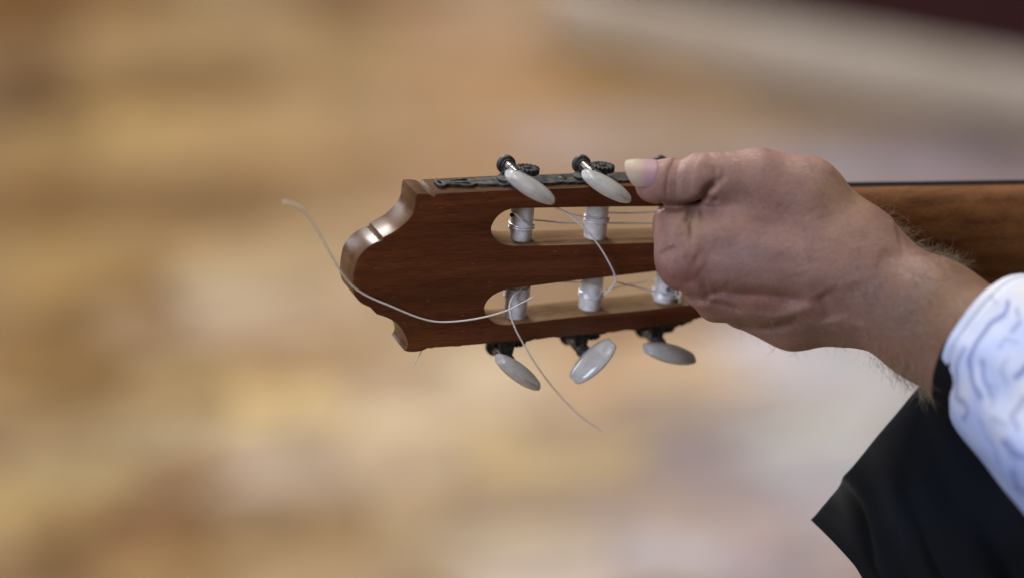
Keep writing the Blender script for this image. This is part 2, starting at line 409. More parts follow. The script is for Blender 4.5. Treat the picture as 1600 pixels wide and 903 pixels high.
# headstock outline: runs of points, smooth inside a run, corner between runs
runs = [
 [(1150,300),(1128,294),(1095,290.5),(977,291),(860,295.5),(790,297.5),(740,300),(681,303)],
 [(681,303),(677.5,308.2)],[(677.5,308.2),(671,304)],[(671,304),(661,303),(651,303.4)],
 [(651,303.4),(649,311),(647.5,325),(642,338),(633,348.6),(619,360),(599,371)],
 [(599,371),(596,377.6)],[(596,377.6),(592.5,377)],
 [(592.5,377),(578.5,384),(565,395.5),(557,408),(553.5,421),(551.5,434),(551,446),(553,458),(558,467),(566,474.5),(579,480.6)],
 [(579,480.6),(583,485),(589,491)],
 [(589,491),(603,495.5),(615.7,502),(626,511.6),(633.4,524),(637,535),(636,542),(632.5,548)],
 [(632.5,548),(640,549.6),(650,549.5),(660,547.5),(669,543.5)],
 [(669,543.5),(740,538.5),(842,529),(944,519.5),(1007,511.5),(1070,503),(1115,488),(1150,455)]]
def ring(runs, n=5):
    out = []
    for r_ in runs:
        q = catmull([G(*p)[:2] for p in r_], n)
        out += [tuple(x) for x in q[:-1]]
    return out
outer = ring(runs) + [tuple(G(1150, 455)[:2])]
s1 = ring([[(1085,323),(960,323.5),(835,325.5)],[(835,325.5),(812,326),(794,328.5),(780,336.5),(771,348),(767.7,358),(769.5,367),(777,377),(788,382.5),(803,384.5)],[(803,384.5),(850,384),(1000,380),(1085,377)],[(1085,377),(1098,368),(1103,350),(1098,332),(1085,323)]], 4)
s2 = ring([[(1080,416.5),(1024,424.4),(900,438.4),(824,448)],[(824,448),(804,450.5),(788,453.5),(771.6,461),(761,471),(757,482),(760,493),(769.6,502.5),(782,507),(797,507.2)],[(797,507.2),(824,504),(900,495),(991,486.2),(1080,476)],[(1080,476),(1092,468),(1098,446),(1092,424),(1080,416.5)]], 4)
v, f = plate2d(outer, [s1, s2], T, .3)
# which faces line the slots: bare wood
def inside(poly, p):
    x, y = p; r = False; n = len(poly)
    for i in range(n):
        x1, y1 = poly[i]; x2, y2 = poly[i-1]
        if (y1 > y) != (y2 > y) and x < (x2-x1)*(y-y1)/(y2-y1)+x1: r = not r
    return r
grow = lambda poly, k=1.0: [tuple(np.array(p) + k*(np.array(p)-np.mean(poly, 0))/np.linalg.norm(np.array(p)-np.mean(poly, 0))) for p in poly]
gs = [grow(s1), grow(s2)]
va = np.asarray(v); fm = []
for q in f:
    c = va[list(q)].mean(0); zspan = np.ptp(va[list(q)][:, 2])
    q3 = va[list(q)[:3]]; nz_ = np.cross(q3[1]-q3[0], q3[2]-q3[0]); nz_ = abs(nz_[2])/(np.linalg.norm(nz_)+1e-9)
    fm.append(0 if nz_ > .95 else (1 if zspan > 5 and any(inside(g_, c[:2]) for g_ in gs) else 2))
head = gobj('headstock', v, f, [M_wood, M_slot, M_edge], fmat=fm, sharp=32)

# neck and fingerboard: bent back from the headstock, so it runs almost across the view
nd_u = np.array([.992, .006, -.11]); nd_u /= np.linalg.norm(nd_u)
nn = gn - nd_u*(gn @ nd_u); nn /= np.linalg.norm(nn); nv = np.cross(nn, nd_u)
nc = P(1330, 369, -52)                                # on the fingerboard's back, mid width
HW = 25.5
def neck_sec(s, hw, dep):
    out = []
    for k in range(25):
        a = math.pi*k/24
        y = math.cos(a); z = math.sin(a)**.8
        out.append(nc + nd_u*s + nv*hw*y + nn*dep*z)
    return out
vv = []; S_ = [-72, -60, -40, -10, 40, 100, 180, 320]
for s in S_:
    vv += neck_sec(s, HW + .012*s, 15.5 + (6*max(0, (-s-40)/32)))
ff = [(i*25+k, i*25+k+1, (i+1)*25+k+1, (i+1)*25+k) for i in range(len(S_)-1) for k in range(24)]
ff += [(i*25+24, i*25, (i+1)*25, (i+1)*25+24) for i in range(len(S_)-1)]
ff += [tuple(range(25))[::-1], tuple((len(S_)-1)*25+k for k in range(25))]
obj('neck', W(np.array(vv)), ff, M_neck, guitar, sharp=40)
bx = [(s, y*(HW+.012*s+.25), w) for s in (-66, 320) for (y, w) in ((-1, -.15), (1, -.15), (1, -5.6), (.985, -6.3), (-.985, -6.3), (-1, -5.6))]
fb = [nc + nd_u*s + nv*y + nn*w for s, y, w in bx]
obj('fingerboard', W(np.array(fb)), [(k, (k+1) % 6, 6+(k+1) % 6, 6+k) for k in range(6)] + [(5, 4, 3, 2, 1, 0), (6, 7, 8, 9, 10, 11)], M_ebony, guitar, smooth=False)

# ---- tuning machines
def side_frame(pa, pb, sign):
    A = G(*pa)[:2]; B = G(*pb)[:2]; e_ = (B-A)/np.linalg.norm(B-A); o_ = np.array([-e_[1], e_[0]])*sign
    return A, e_, o_
UPP = side_frame((690, 302), (1000, 291.3), 1)
LOW = side_frame((669, 543.5), (1007, 511.5), -1)
def SF(fr, s, h, w):
    A, e_, o_ = fr; q = A + e_*s + o_*h; return np.array([q[0], q[1], w])
def s_of(fr, p): return (np.asarray(p)[:2] - fr[0]) @ fr[1]
def h_of(fr, p): return (np.asarray(p)[:2] - fr[0]) @ fr[2]

rollers_px = {'U': [(815, 350), (931.5, 348), (1048, 346)], 'L': [(806, 476), (923, 463), (1040.5, 448)]}
buttons_px = {'U': [(828, 292.5, -31), (947.5, 291.5, -30), (1072, 292, -25)], 'L': [(809, 581, -36), (926.5, 564, 44), (1046, 552, -12)]}
slot_edges = {'U': ((325, 384), (324, 382), (323, 379)), 'L': ((450, 506), (436, 493), (421, 480))}

def teardrop(c0, c1, r0, r1, n=10):
    c0, c1 = np.array(c0), np.array(c1); d = c1-c0; a0 = math.atan2(d[1], d[0]); out = []
    for k in range(n+1):
        a = a0 + math.pi/2 + math.pi*k/n; out.append(tuple(c0 + r0*np.array([math.cos(a), math.sin(a)])))
    for k in range(n+1):
        a = a0 - math.pi/2 + math.pi*k/n; out.append(tuple(c1 + r1*np.array([math.cos(a), math.sin(a)])))
    return out
def build_plate(fr, key, wmid, hwid):
    s_r = [s_of(fr, G(*p, -T/2)) for p in rollers_px[key]]
    s0 = 0.5 if key == 'U' else 1.0
    smax = s_r[2] + 14
    top = [(s0, 1.2), (s0+.3, 3.4), (s0+1.8, 4.4), (s0+3.6, 3.9), (s0+4.6, 2.6), (s0+6.5, 2.7), (s0+10, 3.6), (s0+14, 5.0), (s0+17, 5.0), (s0+18.6, 3.4), (s0+20, 3.0), (s0+21.5, 4.2)]
    for i, sr in enumerate(s_r):
        nxt = s_r[i+1] if i < 2 else smax
        top += [(sr-15.5, 5.4), (sr-13.8, 6.4), (sr-11, 6.2), (sr-9, 7.0), (sr-3, 7.4), (sr+4, 7.0), (sr+6.5, 6.2), (sr+8, 5.6), (sr+10, 5.9), ((sr+nxt-8)/2+2, 5.0), (nxt-18.5, 5.9)]
    top = [q for q in top if q[0] < smax-5] + [(smax-3, 4), (smax, 3.0)]
    top = sorted(top)
    tt = catmull(top, 4)
    k = hwid/7.0
    outl = [(a, wmid+b_*k) for a, b_ in tt] + [(a, wmid-b_*k) for a, b_ in tt[::-1]]
    holes = [teardrop((s0+9, wmid+1.5*k), (s0+15.6, wmid+2.4*k), .45, 1.25), teardrop((s0+9, wmid-1.5*k), (s0+15.6, wmid-2.4*k), .45, 1.25),
             teardrop((s0+2.2, wmid-1.3), (s0+2.2, wmid+1.3), .7, .7)]
    pt = 1.5 if key == 'U' else 2.3
    v, f = plate2d(outl, holes, pt, .25)
    pts = [SF(fr, a, pt + .1 + z, w) for a, w, z in v]
    gobj('machine_plate', pts, f, M_metal, sharp=35)
    ax = np.array([*fr[2], 0])
    for i, sr in enumerate(s_r):
        for ds in ((17.5,) if i < 2 else ()):
            c = SF(fr, sr+ds+1, 1.45, wmid)
            v, f = lathe(c, ax, [(0, 2.1), (.3, 2.1), (.75, 1.6), (1.0, .9), (.72, .85), (.7, .01)], 18)
            gobj('plate_screw', v, f, M_metal, sharp=40)

def gear(c, axis, fwd, r, th, teeth=16):
    a = np.array(axis, float); s = np.array(fwd, float); b_ = np.cross(a, s); v = []; f = []
    rings = [(0, .86), (0.3, 1.0), (th-.3, 1.0), (th, .86), (th, .62), (th-.5, .56), (th-.5, .34), (th+.3, .30), (th+.45, .12)]
    n = teeth*4
    for h, q in rings:
        for k in range(n):
            ph = k % 4; rr = r*q
            if q > .8: rr *= (1.0 if ph in (0, 1) else .80)
            an = 2*math.pi*k/n
            v.append(np.array(c) + a*h + rr*(math.cos(an)*s + math.sin(an)*b_))
    for i in range(len(rings)-1):
        for k in range(n): f.append((i*n+k, i*n+(k+1) % n, (i+1)*n+(k+1) % n, (i+1)*n+k))
    f.append(tuple(range(n))[::-1]); f.append(tuple((len(rings)-1)*n+k for k in range(n)))
    return v, f
def button_mesh(c, ldir, sdir, a=15.6, cut=12.9, b=9.6, t=4.3):
    """long axis ldir, shaft direction sdir; truncated ends"""
    l = np.array(ldir, float); s = np.array(sdir, float); th = np.cross(s, l); v = []; f = []
    xs = [-cut-.25, -cut, -cut+.35] + list(np.linspace(-cut+1, cut-1, 21)) + [cut-.35, cut, cut+.25]; n = 32
    for i, x in enumerate(xs):
        q = max(0, 1-(min(abs(x), cut)/a)**2)**.62
        shr = {0: .80, 1: .93, len(xs)-1: .80, len(xs)-2: .93}.get(i, 1.0)
        for k in range(n):
            an = 2*math.pi*k/n; ca, sa = math.cos(an), math.sin(an)
            y = math.copysign(abs(ca)**1.12, ca)*b*q*shr; z = math.copysign(abs(sa)**1.3, sa)*t*q**.9*shr
            v.append(np.array(c) + l*x + s*y + th*z)
    for i in range(len(xs)-1):
        for k in range(n): f.append((i*n+k, i*n+(k+1) % n, (i+1)*n+(k+1) % n, (i+1)*n+k))
    f.append(tuple(range(n))[::-1]); f.append(tuple((len(xs)-1)*n+k for k in range(n)))
    return v, f
WB = 12.0
LBL = {('U', 0): None}
for key, fr, wm in (('U', UPP, -10.2), ('L', LOW, -9.6)):
    build_plate(fr, key, wm, 7.0 if key == 'U' else 7.8)
    ax = np.array([*fr[2], 0]); sd = np.array([*fr[1], 0]); wd = np.array([0, 0, 1.0])
    for i in range(3):
        rc = G(*rollers_px[key][i], -T/2); sr = s_of(fr, rc)
        bpx = buttons_px[key][i]; bc = G(bpx[0], bpx[1], WB); sb, hb = s_of(fr, bc), h_of(fr, bc)
        # housing: two cheek plates on a foot
        mb = MB()
        for wc in (wm-5.2, wm+5.6):
            n = 14; pr = [(-4.6, 1.3), (-4.3, 2.2), (-2.7, max(2.4, hb-1.6))] + [(-2.7*math.cos(math.pi*k/n), hb - .6 + 2.5*math.sin(math.pi*k/n)) for k in range(1, n)] + [(2.7, max(2.4, hb-1.6)), (4.3, 2.2), (4.6, 1.3)]
            vv = [SF(fr, sb+x, h, wc-1) for x, h in pr] + [SF(fr, sb+x, h, wc+1) for x, h in pr]; m_ = len(pr)
            mb.add(vv, [tuple(range(m_))[::-1], tuple(range(m_, 2*m_))] + [(k, (k+1) % m_, m_+(k+1) % m_, m_+k) for k in range(m_)])
        # scrolled foot below the worm
        tt = catmull([(-7.2, 1.6), (-6.4, 3.6), (-4.4, 4.2), (-2.5, 6.2), (1.5, 6.8), (4, 6.2), (5.5, 4.4), (7, 3.2)], 3)
        v, f = plate2d([(a_, b_) for a_, b_ in tt] + [(a_, -b_) for a_, b_ in tt[::-1]], [], 1.5, .3)
        mb.add([SF(fr, sb+a_, 2.9+z, wm+b_) for a_, b_, z in v], f)
        tm = gobj('tuning_machine', mb.v, mb.f, M_metal, sharp=35)
        c = SF(fr, sb, hb, 0)
        # end cap, worm thread and shaft, all turning on one axis
        v, f = lathe(c, wd, [(-21.2, .01), (-21.2, 2.0), (-20.9, 4.1), (-20.3, 4.6), (-18.6, 4.6), (-18.0, 4.0), (-17.9, 3.2), (-17.6, 2.6), (-17.2, 2.6), (-17.0, 3.6), (-16.6, 3.7), (-16.2, 3.4), (-16.0, 2.2)], 28)
        gobj('end_cap', v, f, M_metal, tm, sharp=35)
        prof = []
        x = -16.0
        while x < -4.5:
            prof += [(x, 1.8), (x+.45, 2.9), (x+.85, 2.9), (x+1.25, 1.8)]; x += 1.5
        prof += [(-4.2, 1.7), (WB-9, 1.7)]
        v, f = lathe(c, wd, prof, 24); gobj('worm_screw', v, f, M_steel, tm, sharp=40)
        v, f = lathe(c, wd, [(-2.2, 1.75), (-2.2, 3.2), (-1.4, 3.5), (1.0, 3.2), (3.0, 2.6), (4.4, 2.9), (WB-6.0, 3.1)], 24); gobj('ferrule', v, f, M_metal, tm, sharp=40)
        # wheel on the roller's axle
        gc = SF(fr, sr, 2.2, -T/2)
        gr = 5.9
        v, f = gear(gc + ax*(2.5 if key == 'U' else 1.0), ax, sd, gr, 3.2); gobj('gear_wheel', v, f, M_metal, tm, smooth=False)
        v, f = lathe(gc, ax, [(-1, 2.6), (2.2, 2.6)], 18); gobj('axle', v, f, M_metal, tm, sharp=40)
        ang = R(bpx[2]); ld = math.cos(ang)*gu[:2]@np.eye(2) if False else None
        # button's long axis: a line at that slant in the picture, lying square to the shaft
        p2 = G(bpx[0]+40*math.cos(ang), bpx[1]-40*math.sin(ang), WB); ldir = p2-bc; ldir /= np.linalg.norm(ldir)
        v, f = button_mesh(bc, ldir, wd); gobj('tuning_button', v, f, M_pearl, tm, sharp=24)
        # roller across the slot
        y0, y1 = slot_edges[key][i]
        vt = G(rollers_px[key][i][0], y0)[1] + 3; vb = G(rollers_px[key][i][0], y1)[1] - 2.2
        if key == 'U': vb = G(rollers_px[key][i][0]+11, y1)[1] - 1.0
        rr = 5.35
        L_ = vt - vb
        prof = [(-L_/2, rr*.5), (-L_/2+.2, rr*.86), (-L_/2+1.2, rr*.985), (-L_/2+2.5, rr), (L_/2-2.5, rr), (L_/2, rr)]
        v, f = lathe((rc[0], (vt+vb)/2, -T/2), (0, 1, 0), prof, 36)
        ro = gobj('roller', v, f, M_bone, sharp=40)

def ell_ring(px, py, lift=.4):     # point on the front of a roller
    return None
# ---- strings (all millimetres in guitar axes)
def path_px(pts, n=8): return catmull([G(x, y, w) for x, y, w in pts], n)
def coil(rc, v0, v1, turns, r, a0=0.0, n=28):
    out = []
    m = int(turns*n)
    for k in range(m+1):
        t = k/m; a = a0 + 2*math.pi*turns*t
        out.append((rc[0] + r*math.cos(a), v0 + (v1-v0)*t, -T/2 + r*math.sin(a)))
    return np.array(out)
def string(path, r, m): 
    v, f = tube(path, r, 8); return gobj('string', v, f, m, sharp=60)
RU = [G(*p, -T/2) for p in rollers_px['U']]; RL = [G(*p, -T/2) for p in rollers_px['L']]
rw = 5.35
vy = lambda px, py, w: G(px, py, w)[1]
# upper first roller: two turns, then away to the nut
v1 = vy(815, 351, -T/2+5.6)
v1 = vy(838, 346.5, -10)
cl = coil(RU[0], v1-2.6, v1+.0, 2.25, rw+.5, R(180))
string(np.r_[cl, [(RU[0][0]+4.5, v1-.3, -14.6)], path_px([(880, 348.4, -13.6), (960, 348.6, -13), (1090, 349, -12)])], .5, M_wound)
string(path_px([(799, 329, -8), (806, 335, -4.0), (815, 344, -3.6), (824, 350, -4.4)]), .42, M_wound)
# upper second roller: wound bass string with its long cut end
v2 = vy(932, 339, -T/2+5.6)
v2 = vy(952, 336.5, -10)
cl = coil(RU[1], v2-2.4, v2, 2.25, rw+.45, R(180))
string(np.r_[cl, [(RU[1][0]+4.5, v2-.2, -14.4)], path_px([(985, 333.2, -13.4), (1020, 331.4, -13), (1090, 328, -12)])], .45, M_wound)
string(path_px([(862, 322, -13), (880, 330, -11), (895, 336, -8), (914, 339, -5), (934, 341, -3.6), (946, 338, -5.5)]), .4, M_wound)
string(path_px([(866, 323, -9), (888, 335, -4), (912, 356, 0.5), (935, 383, 2.5), (952, 411, 3), (961, 432, 2), (959, 445, 0), (952, 453, -2), (944, 460, -4)]), .42, M_wound)
# lower second roller
v3 = vy(923, 466, -T/2+5.6)
cl = coil(RL[1], v3+1.6, v3-.8, 3.02, rw+.5, R(90)); string(np.r_[cl, [(RL[1][0], v3-.8, -T/2-6)]], .5, M_wound)
string(path_px([(850, 441, -10), (880, 440.5, -7), (910, 441.5, -4), (932, 446, -3.8), (941, 453, -5), (938, 459, -4.4)]), .3, M_nylon)
# third lower roller and the strings that reach it
v4 = vy(1040, 464, -T/2+5.6)
cl = coil(RL[2], v4+1.4, v4-1.2, 3.02, rw+.6, R(180)); string(cl, .6, M_wound)
string(path_px([(962, 441, -2), (990, 447.5, -6), (1020, 455, -6), (1036, 459, -3.7), (1052, 460, -5)]), .42, M_wound)
string(path_px([(948, 452, -12), (985, 444, -13), (1030, 435, -15), (1090, 421, -15)]), .35, M_nylon)
string(path_px([(1052, 466, -5), (1061, 464, -4), (1064, 457, -4), (1060, 452, -6), (1056, 458, -5), (1063, 468, -4), (1060, 473, -5)]), .4, M_nylon)
v, f = lathe(G(1044, 452, -T/2+5.0), (0.1, 0, 1), [(-.6, 1.05), (.35, 1.25), (.6, 1.0), (.4, .65), (-.4, .6), (-.5, .01)], 18); gobj('string_hole', v, f, M_hole)
v, f = lathe(G(800, 336, -T/2+2.2), (-.8, 0, .6), [(-.3, .95), (.5, 1.0), (.6, .7), (0, .5), (-.1, .01)], 16); gobj('string_hole', v, f, M_hole)
# lower first roller: rough coil and two long loose ends
v5 = vy(806, 462, -T/2+5.6)
cl = coil(RL[0], v5+2.6, v5-2.8, 5.02, rw+.45, R(0)); string(cl, .5, M_wound)
loose = [(833, 464, 3), (812, 475, 4), (797, 483, 4.5), (775, 490.5, 4), (745, 497.5, 2.5), (710, 502, 1.4), (680, 502, 1.2), (650, 494.5, 1.2), (610, 478, 1.4), (575, 463, 1.6), (551, 447, 3), (533, 425, 7), (518, 400, 11), (501, 369, 16), (484, 341, 20), (472, 327, 22), (460, 320.5, 23), (443, 315.5, 24)]
lp = path_px(loose); string(lp, np.linspace(.42, .52, len(lp)), M_nylon)
string(path_px([(815, 452, -4), (803, 462, -2.8), (797, 474, -1.5), (797, 488, 1), (803, 508, 2.5), (815, 532, 3), (838, 570, 4), (870, 612, 6), (905, 648, 8), (940, 673, 9)]), np.linspace(.52, .30, 73), M_nylon)
string(path_px([(664, 538, -6), (655, 555, -3), (645, 571.5, -1)]), .25, M_nylon)

# ------------------------------------------------------------------ the person's hand and forearm: one continuous surface
H = 0.72
def px_prim(a, ra, b_, rb): return (P(*a), ra, P(*b_), rb)
lo = np.array([38., -95., -60.]); hi = np.array([272., 82., 118.])
nxyz = np.ceil((hi-lo)/H).astype(int)
gx_, gy_, gz_ = [(lo[i] + H*np.arange(nxyz[i])).astype(np.float32) for i in range(3)]
F = np.full(nxyz, 1e3, np.float32)
def box_slices(pmin, pmax):
    sl = []
    for i, g_ in enumerate((gx_, gy_, gz_)):
        a_ = int(np.clip(np.searchsorted(g_, pmin[i]), 0, len(g_))); b_ = int(np.clip(np.searchsorted(g_, pmax[i]), 0, len(g_))); sl.append(slice(a_, b_))
    return tuple(sl)
def add(a, ra, b_, rb, k=6.0, sz=1.0):
    A, B = P(*a), P(*b_); m = max(ra, rb) + k + 4
    sl = box_slices(np.minimum(A, B)-m, np.maximum(A, B)+m)
    X, Y, Z = np.meshgrid(gx_[sl[0]], gy_[sl[1]], gz_[sl[2]], indexing='ij', sparse=True)
    ab = B-A; l2 = float(ab @ ab) + 1e-6
    t = np.clip(((X-A[0])*ab[0] + (Y-A[1])*ab[1] + (Z-A[2])*ab[2])/l2, 0, 1)
    dz = (Z-A[2]-t*ab[2])/sz
    d = np.sqrt((X-A[0]-t*ab[0])**2 + (Y-A[1]-t*ab[1])**2 + dz**2) - (ra + (rb-ra)*t)
    f0 = F[sl]; h = np.clip(.5 + .5*(f0-d)/k, 0, 1)
    F[sl] = (d*h + f0*(1-h) - k*h*(1-h)).astype(np.float32)
KN = dict(i=(1066, 362, 14), m=(1064, 408, 17), r=(1106, 446, 9), p=(1119, 473, 0))
# metacarpals
add((1325, 388, 10), 16, KN['i'], 11.6, 1)
add((1335, 415, 14), 16, KN['m'], 11.6, 12)
add((1340, 445, 11), 16, KN['r'], 10.2, 12)
add((1340, 475, 4), 16, KN['p'], 8.6, 10)
add((1320, 430, -6), 22, (1140, 415, -8), 18, 10)
# ulnar edge of the hand
add((1305, 488, -6), 15.5, (1240, 493, -10), 15, 8)
add((1240, 493, -10), 15, (1165, 477, -12), 12, 8)
# wrist and forearm
add((1345, 432, 8), 24, (1455, 500, 30), 26.5, 20, .86)
add((1455, 500, 30), 26.5, (1640, 618, 72), 31, 10, .9)
# thumb side
add((1258, 307, 10), 16.6, (1335, 388, 6), 18.6, 12)
add((1186, 285, 12), 15.0, (1258, 307, 10), 16.6, 10)
add((1186, 300, 10), 13, (1140, 365, 10), 13, 12)
# fingers turning away into the palm
add(KN['i'], 11.2, (1054, 350, -22), 10, 4); add((1066, 362, 12), 11, (1064, 337, 8), 10.2, 4); add((1064, 337, 8), 10.2, (1120, 330, 6), 11, 6); add((1054, 350, -22), 9.6, (1062, 318, -30), 8.2, 3)
add(KN['m'], 11.2, (1064, 418, -20), 10.3, 2.5); add((1064, 418, -20), 10, (1120, 405, -38), 8.6, 3)
add(KN['r'], 10, (1100, 452, -20), 9.4, 2.5); add((1100, 452, -20), 9.2, (1150, 436, -38), 8.2, 3)
add(KN['p'], 8.6, (1118, 474, -22), 8.2, 2.5); add((1118, 474, -22), 8, (1160, 456, -36), 7.4, 3)
# thumb
add((1186, 285, 12), 15, (1085, 280.5, 19), 12.1, 3.5)
add((1085, 280.5, 19), 12.3, (1029, 284, 19), 10.0, 1.6)
add((1072, 292, 16), 10.4, (1020, 289.5, 18.5), 8.2, 1.6)

# smooth once so unions read as flesh
def blur(A, it=1):
    for _ in range(it):
        for ax in range(3):
            A = (A + .5*np.roll(A, 1, ax) + .5*np.roll(A, -1, ax))/2
    return A
F = blur(F, 1).astype(np.float32)
def emboss(pts, width, depth, zmin=-5.0, n=6, fade=True):
    """press a line (depth>0) or raise it (depth<0) on the surface that faces the viewer"""
    path = catmull([P(*(q if len(q) == 3 else (*q, 15))) for q in pts], n)[:, :2]
    m = width*3
    sl = box_slices(np.array([*(path.min(0)-m), zmin]), np.array([*(path.max(0)+m), 200]))
    X, Y = np.meshgrid(gx_[sl[0]], gy_[sl[1]], indexing='ij')
    best = np.full(X.shape, 1e9); tt = np.zeros(X.shape)
    for i in range(len(path)-1):
        a, b_ = path[i], path[i+1]; ab = b_-a; l2 = ab @ ab + 1e-9
        t = np.clip(((X-a[0])*ab[0] + (Y-a[1])*ab[1])/l2, 0, 1)
        d = np.hypot(X-a[0]-t*ab[0], Y-a[1]-t*ab[1])
        u = best > d; best = np.where(u, d, best); tt = np.where(u, (i+t)/(len(path)-1), tt)
    g = depth*np.exp(-(best/width)**2)
    if fade: g = g*np.clip(4*np.minimum(tt, 1-tt) + .15, 0, 1)
    F[sl] += g[:, :, None].astype(np.float32)
# thumb / index cleft and creases
emboss([(1036, 323), (1060, 325), (1082, 319), (1098, 309), (1101, 300), (1110, 292)], 1.7, 3.4, fade=False)
emboss([(1100, 311), (1112, 315), (1122, 312)], 1.1, 1.0)
emboss([(1110, 293), (1122, 284), (1128, 276)], 1.6, .8)
for x, dx, dp in ((1046, 0, .35), (1052, 2, .42), (1058, 3, .6), (1064, 3, .32), (1072, 2, .22), (1079, 2, .18)):
    emboss([(x-5+dx, 312), (x-6+dx*.5, 290), (x-2, 268), (x+10, 246), (x+18, 238)], 1.0, dp*3.2)
emboss([(1092, 318), (1083, 334), (1078, 354), (1080, 378)], 1.2, 1.2)
emboss([(1082, 320), (1074, 338), (1071, 352)], 1.0, .9)
emboss([(1098, 316), (1094, 330), (1096, 346)], 1.0, .8)
emboss([(1070, 326), (1058, 345), (1050, 360)], 1.4, -.25)
emboss([(1063, 338), (1052, 356), (1046, 378), (1040, 392)], 2.0, -.3)
emboss([(1045, 385), (1038, 400), (1040, 415)], 2.2, .5)
emboss([(1030, 402), (1042, 392), (1056, 388)], 1.2, .9)
emboss([(1048, 432), (1064, 440), (1082, 441)], 1.6, .9, -20)
emboss([(1072, 462), (1092, 463), (1112, 462)], 1.6, 1.6, -20)
emboss([(1100, 470), (1112, 460), (1130, 455)], 1.4, .7, -20)
emboss([(1058, 400), (1072, 396), (1086, 402)], 4.5, -.9)
emboss([(1060, 425), (1076, 420), (1090, 428)], 4.5, -.7)
emboss([(1102, 448), (1116, 444), (1130, 450)], 4.0, -.8, -20)
for k in range(26):
    cx, cy = rng.uniform(1100, 1320), rng.uniform(320, 450); a_ = rng.normal(.75, .35); l_ = rng.uniform(8, 18)
    emboss([(cx-l_*math.cos(a_), cy+l_*math.sin(a_)), (cx+rng.normal(0, 1.5), cy+rng.normal(0, 1.5)), (cx+l_*math.cos(a_), cy-l_*math.sin(a_))], .9, rng.uniform(.06, .16))
emboss([(1112, 262), (1116, 276), (1113, 290)], .9, .4); emboss([(1122, 252), (1128, 264), (1128, 278)], .9, .3)
emboss([(1104, 240), (1112, 250), (1124, 256)], 1.0, .4); emboss([(1128, 236), (1136, 246), (1150, 250)], 1.0, .3)
# hollows and tendons on the back of the hand
emboss([(1090, 400), (1130, 388), (1165, 372)], 6.0, .8)
emboss([(1090, 445), (1140, 458), (1200, 461), (1260, 470)], 2.6, 2.6, -20)
emboss([(1075, 470), (1100, 470), (1140, 478), (1160, 488)], 1.5, 1.7, -20)
emboss([(1140, 478), (1180, 493), (1210, 497), (1245, 486), (1270, 476)], 3.2, -1.6, -30)
emboss([(1150, 502), (1200, 512), (1250, 500)], 2.4, 1.7, -30)
emboss([(1280, 455), (1292, 478), (1300, 500)], 5.0, 2.3, -20)
emboss([(1325, 440), (1330, 475), (1325, 505)], 6, 1.0, -20)
emboss([(1080, 365), (1180, 385), (1300, 405)], 4.0, -.35)
emboss([(1085, 412), (1180, 420), (1300, 425)], 4.0, -.4)
emboss([(1110, 440), (1200, 440), (1300, 440)], 4.0, -.3)
emboss([(1150, 330), (1210, 345), (1250, 385), (1260, 420)], 1.8, -.22)
emboss([(1210, 345), (1260, 350), (1310, 380), (1360, 400)], 1.8, -.22)
emboss([(1360, 420), (1390, 400), (1440, 440)], 3, .6)

def surface_nets(F):
    s = F < 0; n0, n1, n2 = F.shape
    cnt = np.zeros((n0-1, n1-1, n2-1), np.int8)
    for i in (0, 1):
        for j in (0, 1):
            for k in (0, 1): cnt += s[i:n0-1+i, j:n1-1+j, k:n2-1+k]
    I = np.argwhere((cnt > 0) & (cnt < 8)); idx = np.full(cnt.shape, -1, np.int64); idx[tuple(I.T)] = np.arange(len(I))
    acc = np.zeros((len(I), 3)); num = np.zeros(len(I))
    C = [(i, j, k) for i in (0, 1) for j in (0, 1) for k in (0, 1)]
    for a in C:
        for ax in range(3):
            if a[ax]: continue
            b_ = list(a); b_[ax] = 1
            fa = F[tuple((I+np.array(a)).T)]; fb_ = F[tuple((I+np.array(b_)).T)]
            m = (fa < 0) != (fb_ < 0); t = np.where(m, fa/(fa-fb_+1e-12), 0)
            p = np.tile(np.array(a, float), (len(I), 1)); p[:, ax] += t
            acc += p*m[:, None]; num += m
    V = I + acc/num[:, None]
    Q = []
    for ax in range(3):
        o1, o2 = (ax+1) % 3, (ax+2) % 3
        a = np.moveaxis(s, ax, 0)
        E = np.argwhere(a[:-1] != a[1:])
        if ax == 0: E = E
        elif ax == 1: E = E[:, [1, 0, 2]]
        else: E = E[:, [1, 2, 0]]
        ok = (E[:, o1] > 0) & (E[:, o2] > 0) & (E[:, o1] < F.shape[o1]-1) & (E[:, o2] < F.shape[o2]-1); E = E[ok]
        d1 = np.zeros(3, int); d1[o1] = 1; d2 = np.zeros(3, int); d2[o2] = 1
        q = np.stack([idx[tuple((E-d1-d2).T)], idx[tuple((E-d2).T)], idx[tuple(E.T)], idx[tuple((E-d1).T)]], 1)
        fl_ = s[tuple(E.T)]; q[~fl_] = q[~fl_][:, ::-1]; Q.append(q)
    Q = np.concatenate(Q); return V, Q[(Q >= 0).all(1)]
Vh, Qh = surface_nets(F)
Vh = lo + Vh*H
# relax a touch
nb = np.zeros_like(Vh); deg = np.zeros(len(Vh))
e_ = np.concatenate([Qh[:, [0, 1]], Qh[:, [1, 2]], Qh[:, [2, 3]], Qh[:, [3, 0]]])
for it in range(1):
    nb[:] = 0; deg[:] = 0
    np.add.at(nb, e_[:, 0], Vh[e_[:, 1]]); np.add.at(nb, e_[:, 1], Vh[e_[:, 0]]); np.add.at(deg, e_[:, 0], 1); np.add.at(deg, e_[:, 1], 1)
    Vh = Vh + .5*(nb/deg[:, None] - Vh)
# flat cut ends (arm leaves under the sleeve) stay open
person = empty('person', W(P(1640, 620, 60)))
tag(person, 'person in a blue and white printed shirt turning a tuning peg with the left hand', 'person')
bpy.context.view_layer.update()
body = obj('hand_and_forearm', W(Vh), Qh, M_skin, person)
